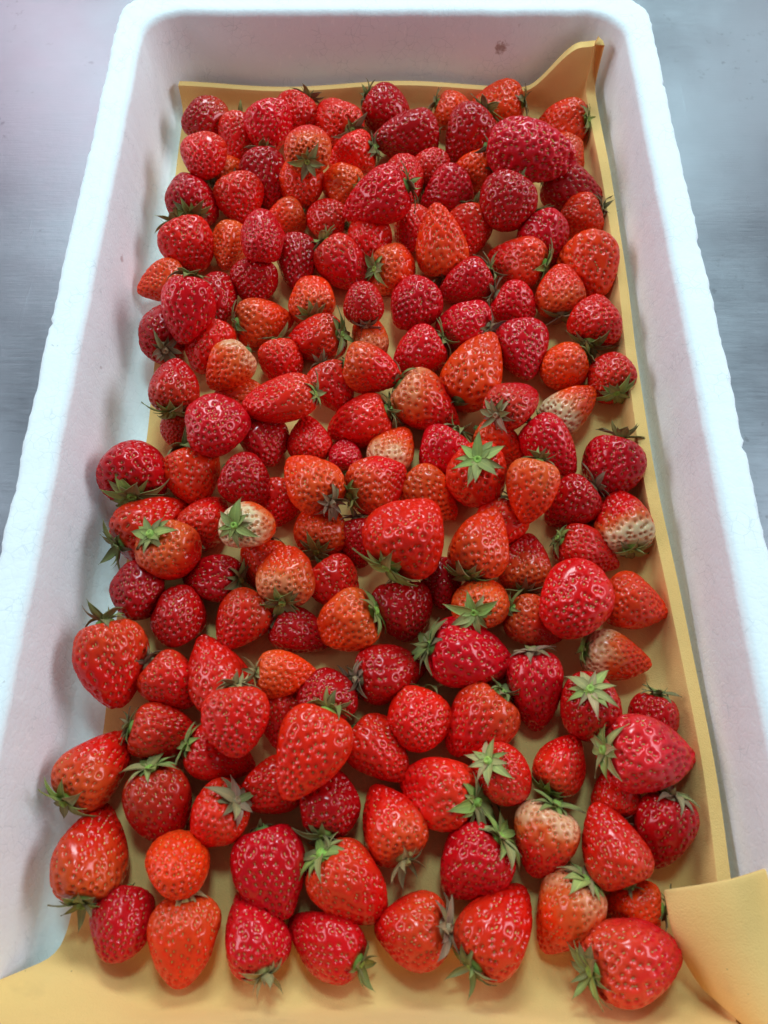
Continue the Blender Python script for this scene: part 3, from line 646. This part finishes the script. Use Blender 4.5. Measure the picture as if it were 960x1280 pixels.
    prof = [(-1.0, 0.0), (-0.55, 0.72), (0.1, 1.0), (0.65, 0.62), (1.0, 0.0)]; m = 6
    sv, sf = [], []
    for a in range(len(S)):
        base = len(sv); ln = 0.038 * R.uniform(0.85, 1.15); wd = 0.020 * R.uniform(0.85, 1.15); c0 = S[a] + sn[a] * (-depth * 0.80)
        ln_ = ln
        for pz, pr in prof[1:-1]:
            for t in range(m):
                ang = t / m * 6.2832
                sv.append(c0 + sdp[a] * pz * ln_ + sb[a] * math.cos(ang) * pr * wd + sn[a] * math.sin(ang) * pr * 0.017)
        sv.append(c0 - sdp[a] * ln_); sv.append(c0 + sdp[a] * ln_); p0, p1 = base + 3 * m, base + 3 * m + 1
        for rr in range(2):
            for t in range(m):
                sf.append((base + rr*m + t, base + rr*m + (t+1) % m, base + (rr+1)*m + (t+1) % m, base + (rr+1)*m + t))
        for t in range(m): sf.append((p0, base + (t+1) % m, base + t)); sf.append((p1, base + 2*m + t, base + 2*m + (t+1) % m))
    ms = mesh_from('seeds', [tuple(x) for x in sv], sf); ms.materials.append(SEED)
    shoulder = float(fruit_surface(np.array([0.02]), np.array([0.0]), kind, s)[0, 2])
    return me, ms, shoulder
LIB = {}
for kind, count, aspect in (('c', 8, 1.28), ('h', 9, 1.08), ('r', 6, 1.0), ('l', 1, 1.7), ('f', 1, 1.15)):
    LIB[kind] = [make_fruit(kind, 100 * ord(kind) + i, aspect) for i in range(count)]

def make_sepal(mode, seed):
    R = np.random.RandomState(seed); nl, nw = 12, 5; v = []
    w0 = R.uniform(0.155, 0.22); tw = R.uniform(-0.5, 0.5); sway = R.uniform(-0.12, 0.12)
    x, z = 0.06, 0.05; ang = {'hug': 0.27, 'flare': 0.42, 'reflex': 0.75, 'dry': 0.35}[mode] + R.uniform(-0.12, 0.12)
    turn = {'hug': -0.085, 'flare': -0.050, 'reflex': -0.03, 'dry': R.choice([-0.16, 0.10])}[mode] + R.uniform(-0.02, 0.02)
    for i in range(nl):
        t = i / (nl - 1); wd = w0 * (math.sin(math.pi * min(1, t ** 0.75 * 0.93 + 0.12)) ** 0.85) * (1 - 0.25 * t) + 0.004
        if mode == 'dry': wd *= 0.75
        for k in range(nw):
            q = k / (nw - 1) * 2 - 1
            yy = q * wd; a = tw * t; fold = (0.10 if mode != 'dry' else 0.25) * abs(q) * wd * 2.2
            lip = 0.012 * math.sin(9 * t + seed) * q
            v.append((x, yy * math.cos(a) + sway * t * t, z + fold + yy * math.sin(a) + lip))
        x += math.cos(ang) / (nl - 1); z += math.sin(ang) / (nl - 1); ang += turn
    f = [(i*nw+k, (i+1)*nw+k, (i+1)*nw+k+1, i*nw+k+1) for i in range(nl-1) for k in range(nw-1)]
    n0 = len(v); v += [(a, b, c - 0.022) for a, b, c in v]
    f += [tuple(n0 + q for q in reversed(g)) for g in f]
    edge = [i*nw for i in range(nl)] + [(nl-1)*nw + k for k in range(1, nw)] + [i*nw + nw - 1 for i in range(nl-2, -1, -1)] + [k for k in range(nw-2, 0, -1)]
    for a, b in zip(edge, edge[1:] + edge[:1]): f.append((a, b, b + n0, a + n0))
    me = mesh_from('sepal', v, f); me.materials.append(SEPAL); return me
SEPALS = {m: [make_sepal(m, 7 * i + j) for i in range(5)] for j, m in enumerate(('hug', 'flare', 'reflex', 'dry'))}
def make_hub(seed, stem):
    R = np.random.RandomState(seed); v, f = [], []; n = 12
    prof = [(0.30, -0.06), (0.26, 0.03), (0.18, 0.075), (0.135, 0.085), (0.125, 0.085 + stem), (0.105, 0.10 + stem), (0.06, 0.095 + stem), (0.045, 0.05 + stem), (0.0, 0.045 + stem)]
    bx, by = R.uniform(-0.10, 0.10, 2)
    for r, z in prof[:-1]:
        for t in range(n):
            a = t / n * 6.2832; v.append((r * math.cos(a) + bx * max(0, z), r * math.sin(a) + by * max(0, z), z))
    v.append((0, 0, prof[-1][1])); m = len(prof) - 1
    for i in range(m - 1):
        for t in range(n): f.append((i*n+t, i*n+(t+1) % n, (i+1)*n+(t+1) % n, (i+1)*n+t))
    for t in range(n): f.append(((m-1)*n+t, (m-1)*n+(t+1) % n, len(v) - 1))
    me = mesh_from('calyx', v, f); me.materials.append(SEPAL); return me
HUBS = [make_hub(i, 0.02 + 0.05 * i) for i in range(3)]

# ------------------------------------------------------------------ placing: each berry on its line of sight, resting on the sheet or on the berries below
COLOURS = {'r': (0.78, 0.008, 0.004), 'd': (0.52, 0.0035, 0.0045), 'o': (0.90, 0.036, 0.004), 'k': (0.67, 0.004, 0.008),
           'O': (0.91, 0.021, 0.004), 'R': (0.82, 0.005, 0.004), 'K': (0.74, 0.009, 0.019)}
class Berry: pass
items = []
for row in BERRIES:
    b = Berry(); b.u, b.v, b.l, b.w, b.tip, b.elev, b.col, b.pale, b.cal, b.layer, b.kind, b.label = row
    k_ = 1.105 - 0.115 * (b.v - 150) / 1050; b.l *= k_; b.w *= k_
    b.rng = random.Random(int(b.u * 7919 + b.v * 104729)); items.append(b)
PROF = {'c': ((-0.55, 0.52), (0.0, 0.86), (0.42, 0.92)), 'h': ((-0.5, 0.58), (0.0, 0.90), (0.40, 0.94)), 'r': ((-0.4, 0.78), (0.0, 0.97), (0.35, 0.90)),
        'l': ((-0.6, 0.62), (0.0, 0.95), (0.5, 0.85)), 'f': ((-0.4, 0.75), (0.0, 0.95), (0.35, 0.9))}
def orient(b):
    d = ray(b.u, b.v).normalized(); back = -d
    a = math.radians(b.tip); im = RIGHT * math.cos(a) + UP * math.sin(a)
    im = (im - back * im.dot(back)).normalized()
    if b.elev is None:                     # lying flat: tip direction in the level plane, the narrow end dipping a little
        t = -im.z / back.z if abs(back.z) > 1e-6 else 0.0
        ax = (im + back * t).normalized(); ax = (ax + Vector((0, 0, -0.50 if b.cal in 'GNWP' else (-0.08 if b.cal == '-' else -0.34)))).normalized()
        if b.layer >= 2: ax = (ax + Vector((0, 0, b.rng.uniform(-0.15, 0.15)))).normalized()
    else:
        e = math.radians(b.elev); ax = im * math.cos(e) + back * math.sin(e)
    b.axis = ax                            # calyx -> tip
    se = abs(ax.dot(back)); ce = math.sqrt(max(0.05, 1 - se * se))
    lw = b.l ** 2 - (b.w * 0.92 * se) ** 2
    b.Lpx = math.sqrt(lw) / ce if lw > 0 else b.w * 1.05
    b.Lpx = max(b.w * 0.92, min(b.Lpx, b.w * (1.75 if b.kind == 'l' else 1.5)))
def spheres(b):
    out = []
    for z, r in PROF[b.kind]: out.append((b.pos - b.axis * (z * b.L / 2), r * b.W / 2))
    return out
def setpos(b, z):
    b.z = z; p, t = at(b.u + b.du, b.v + b.dv, z); b.pos = p; b.W = b.w * t / FPX; b.L = b.Lpx * t / FPX
def settle(b):
    z = 0.012
    for _ in range(6):
        setpos(b, z); low = min(c.z - r for c, r in spheres(b)); z -= low
    setpos(b, z)
for b in items:
    b.du = b.dv = 0.0; orient(b); settle(b); b.zfloor = b.z
order = sorted(items, key=lambda b: (b.layer, -b.v))
SOFT = 0.86
for it in range(60):
    moved = 0
    for i, a in enumerate(order):
        sa = spheres(a)
        for b in order[i+1:]:
            if (a.pos - b.pos).length > (a.L + b.L) * 0.55: continue
            pen, dirn = 0.0, None
            for ca, ra in sa:
                for cb, rb in spheres(b):
                    dd = cb - ca; gap = (ra + rb) * (0.72 if b.kind == 'f' or a.kind == 'f' else SOFT) - dd.length
                    if gap > pen: pen, dirn = gap, dd
            if pen <= 2e-4: continue
            moved += 1
            if b.layer > a.layer:
                setpos(b, min(b.z + pen * 0.6, 0.060))
                if a.layer == 0 and a.z > a.zfloor - 0.004: setpos(a, a.z - pen * 0.05)
            else:
                n = Vector((dirn.x, dirn.y, 0)); n = n.normalized() if n.length > 1e-6 else RIGHT
                px = pen * 0.3 * FPX / 0.40
                for q, sgn in ((a, -1), (b, 1)):
                    q.du = max(-5, min(5, q.du + sgn * n.x * px)); q.dv = max(-5, min(5, q.dv - sgn * n.y * px)); setpos(q, q.z)
                hi = b if b.z >= a.z else a
                setpos(hi, min(hi.z + pen * 0.12, hi.zfloor + 0.012))
            sa = spheres(a)
    if not moved: break
print('settled after', it, 'moved', moved, 'top', max(b.z for b in items))

SEP_COL = {'g': ((0.24, 0.29, 0.07), (0.20, 0.17, 0.07)), 'G': ((0.22, 0.30, 0.062), (0.28, 0.23, 0.095)), 'n': ((0.19, 0.23, 0.065), (0.20, 0.145, 0.075)),
           'N': ((0.19, 0.24, 0.06), (0.22, 0.155, 0.085)), 'p': ((0.25, 0.15, 0.105), (0.17, 0.16, 0.065)), 'P': ((0.31, 0.175, 0.125), (0.23, 0.235, 0.08)),
           'y': ((0.36, 0.27, 0.12), (0.22, 0.19, 0.08)), 'W': ((0.28, 0.34, 0.085), (0.38, 0.26, 0.14)), '-': ((0.10, 0.14, 0.045), (0.15, 0.12, 0.06))}
GROUP = 'strawberries in the foam box'
for b in items:
    R = b.rng
    lib = LIB[b.kind]; me, ms, shoulder = lib[R.randrange(len(lib))]
    root = bpy.data.objects.new('strawberry', None); col.objects.link(root)
    root.empty_display_size = 0.01; root.location = b.pos
    qz = (-b.axis).to_track_quat('Z', 'Y'); roll = R.uniform(0, 6.28)
    if b.kind == 'f': roll = 0.9
    root.rotation_mode = 'QUATERNION'; root.rotation_quaternion = qz @ Quaternion((0, 0, 1), roll)
    tag(root, b.label, 'strawberry', GROUP)
    fr = link('fruit', me, root); fr.scale = (b.W / 2, b.W / 2, b.L / 2)
    c = COLOURS[b.col]; j = R.uniform(0.88, 1.12)
    fr.color = (min(0.92, c[0] * j), c[1] * R.uniform(0.7, 1.4), c[2] * R.uniform(0.8, 1.25), 1); fr['pale'] = float(b.pale + (R.uniform(0, 0.12) if b.col in 'or' else 0))
    sd = link('seeds', ms, root); sd.scale = fr.scale; sd['kind'] = 'stuff'
    # calyx with its sepals
    s = b.W / 2 * (1.0 if b.cal != '-' else 0.8)
    hub = link('calyx', HUBS[R.randrange(3)], root); hub.location = (0, 0, shoulder * b.L / 2 + 0.07 * s); hub.scale = (s, s, s)
    ca, cb = SEP_COL[b.cal]; k = R.uniform(0.85, 1.15)
    hub.color = (ca[0] * k * 1.1, ca[1] * k * 1.3, ca[2] * k, 1)
    star = b.elev is not None and b.elev < -30
    n = R.choice((10, 11, 12, 13)) if b.cal != '-' else 6
    weights = {'G': ('hug', 'hug', 'hug', 'flare'), 'W': ('hug', 'hug', 'flare'), 'g': ('hug', 'flare', 'flare', 'dry'), 'n': ('hug', 'flare', 'dry'), 'N': ('hug', 'hug', 'flare'),
               'p': ('hug', 'dry', 'flare', 'dry'), 'P': ('hug', 'hug', 'flare', 'dry'), 'y': ('dry', 'dry', 'hug'), '-': ('hug', 'dry')}[b.cal]
    for i in range(n):
        mode = R.choice(weights)
        if star and mode == 'dry' : mode = 'hug'
        sp = link('sepal', R.choice(SEPALS[mode]), hub)
        big = 1.04 if b.cal in 'GNWP' else 0.94
        ln = big * (1.0 if i % 2 else 0.84) * R.uniform(0.72, 1.12) * (0.62 if b.cal == '-' else 1)
        sp.scale = (ln, ln * R.uniform(0.8, 1.15), ln)
        sp.rotation_euler = (R.uniform(-0.15, 0.15), R.uniform(-0.12, 0.10), i / n * 6.2832 + R.uniform(-0.16, 0.16))
        sp.location = (0, 0, 0.012 * (i % 2))
        m = R.random() ** 1.3; kk = R.uniform(0.85, 1.2)
        sp.color = tuple((ca[q] * (1 - m) + cb[q] * m) * kk for q in range(3)) + (1,)
    if 'white petal' in b.label:
        pm, pnt, pb = material('petal'); pb.inputs['Base Color'].default_value = (0.80, 0.72, 0.55, 1); pb.inputs['Roughness'].default_value = 0.6
        pv = [(0, -0.06, 0), (0.22, -0.12, 0.05), (0.42, 0.02, 0.03), (0.25, 0.10, 0.06), (0.02, 0.07, 0.01), (0.2, 0.0, 0.09)]
        pf = [(0, 1, 5), (1, 2, 5), (2, 3, 5), (3, 4, 5), (4, 0, 5), (4, 3, 2, 1, 0)]
        pt = link('petal', mesh_from('petal', pv, pf, False), hub, pm); pt.location = (0.1, 0.1, 0.25); pt.scale = (1.0, 1.0, 1.0)
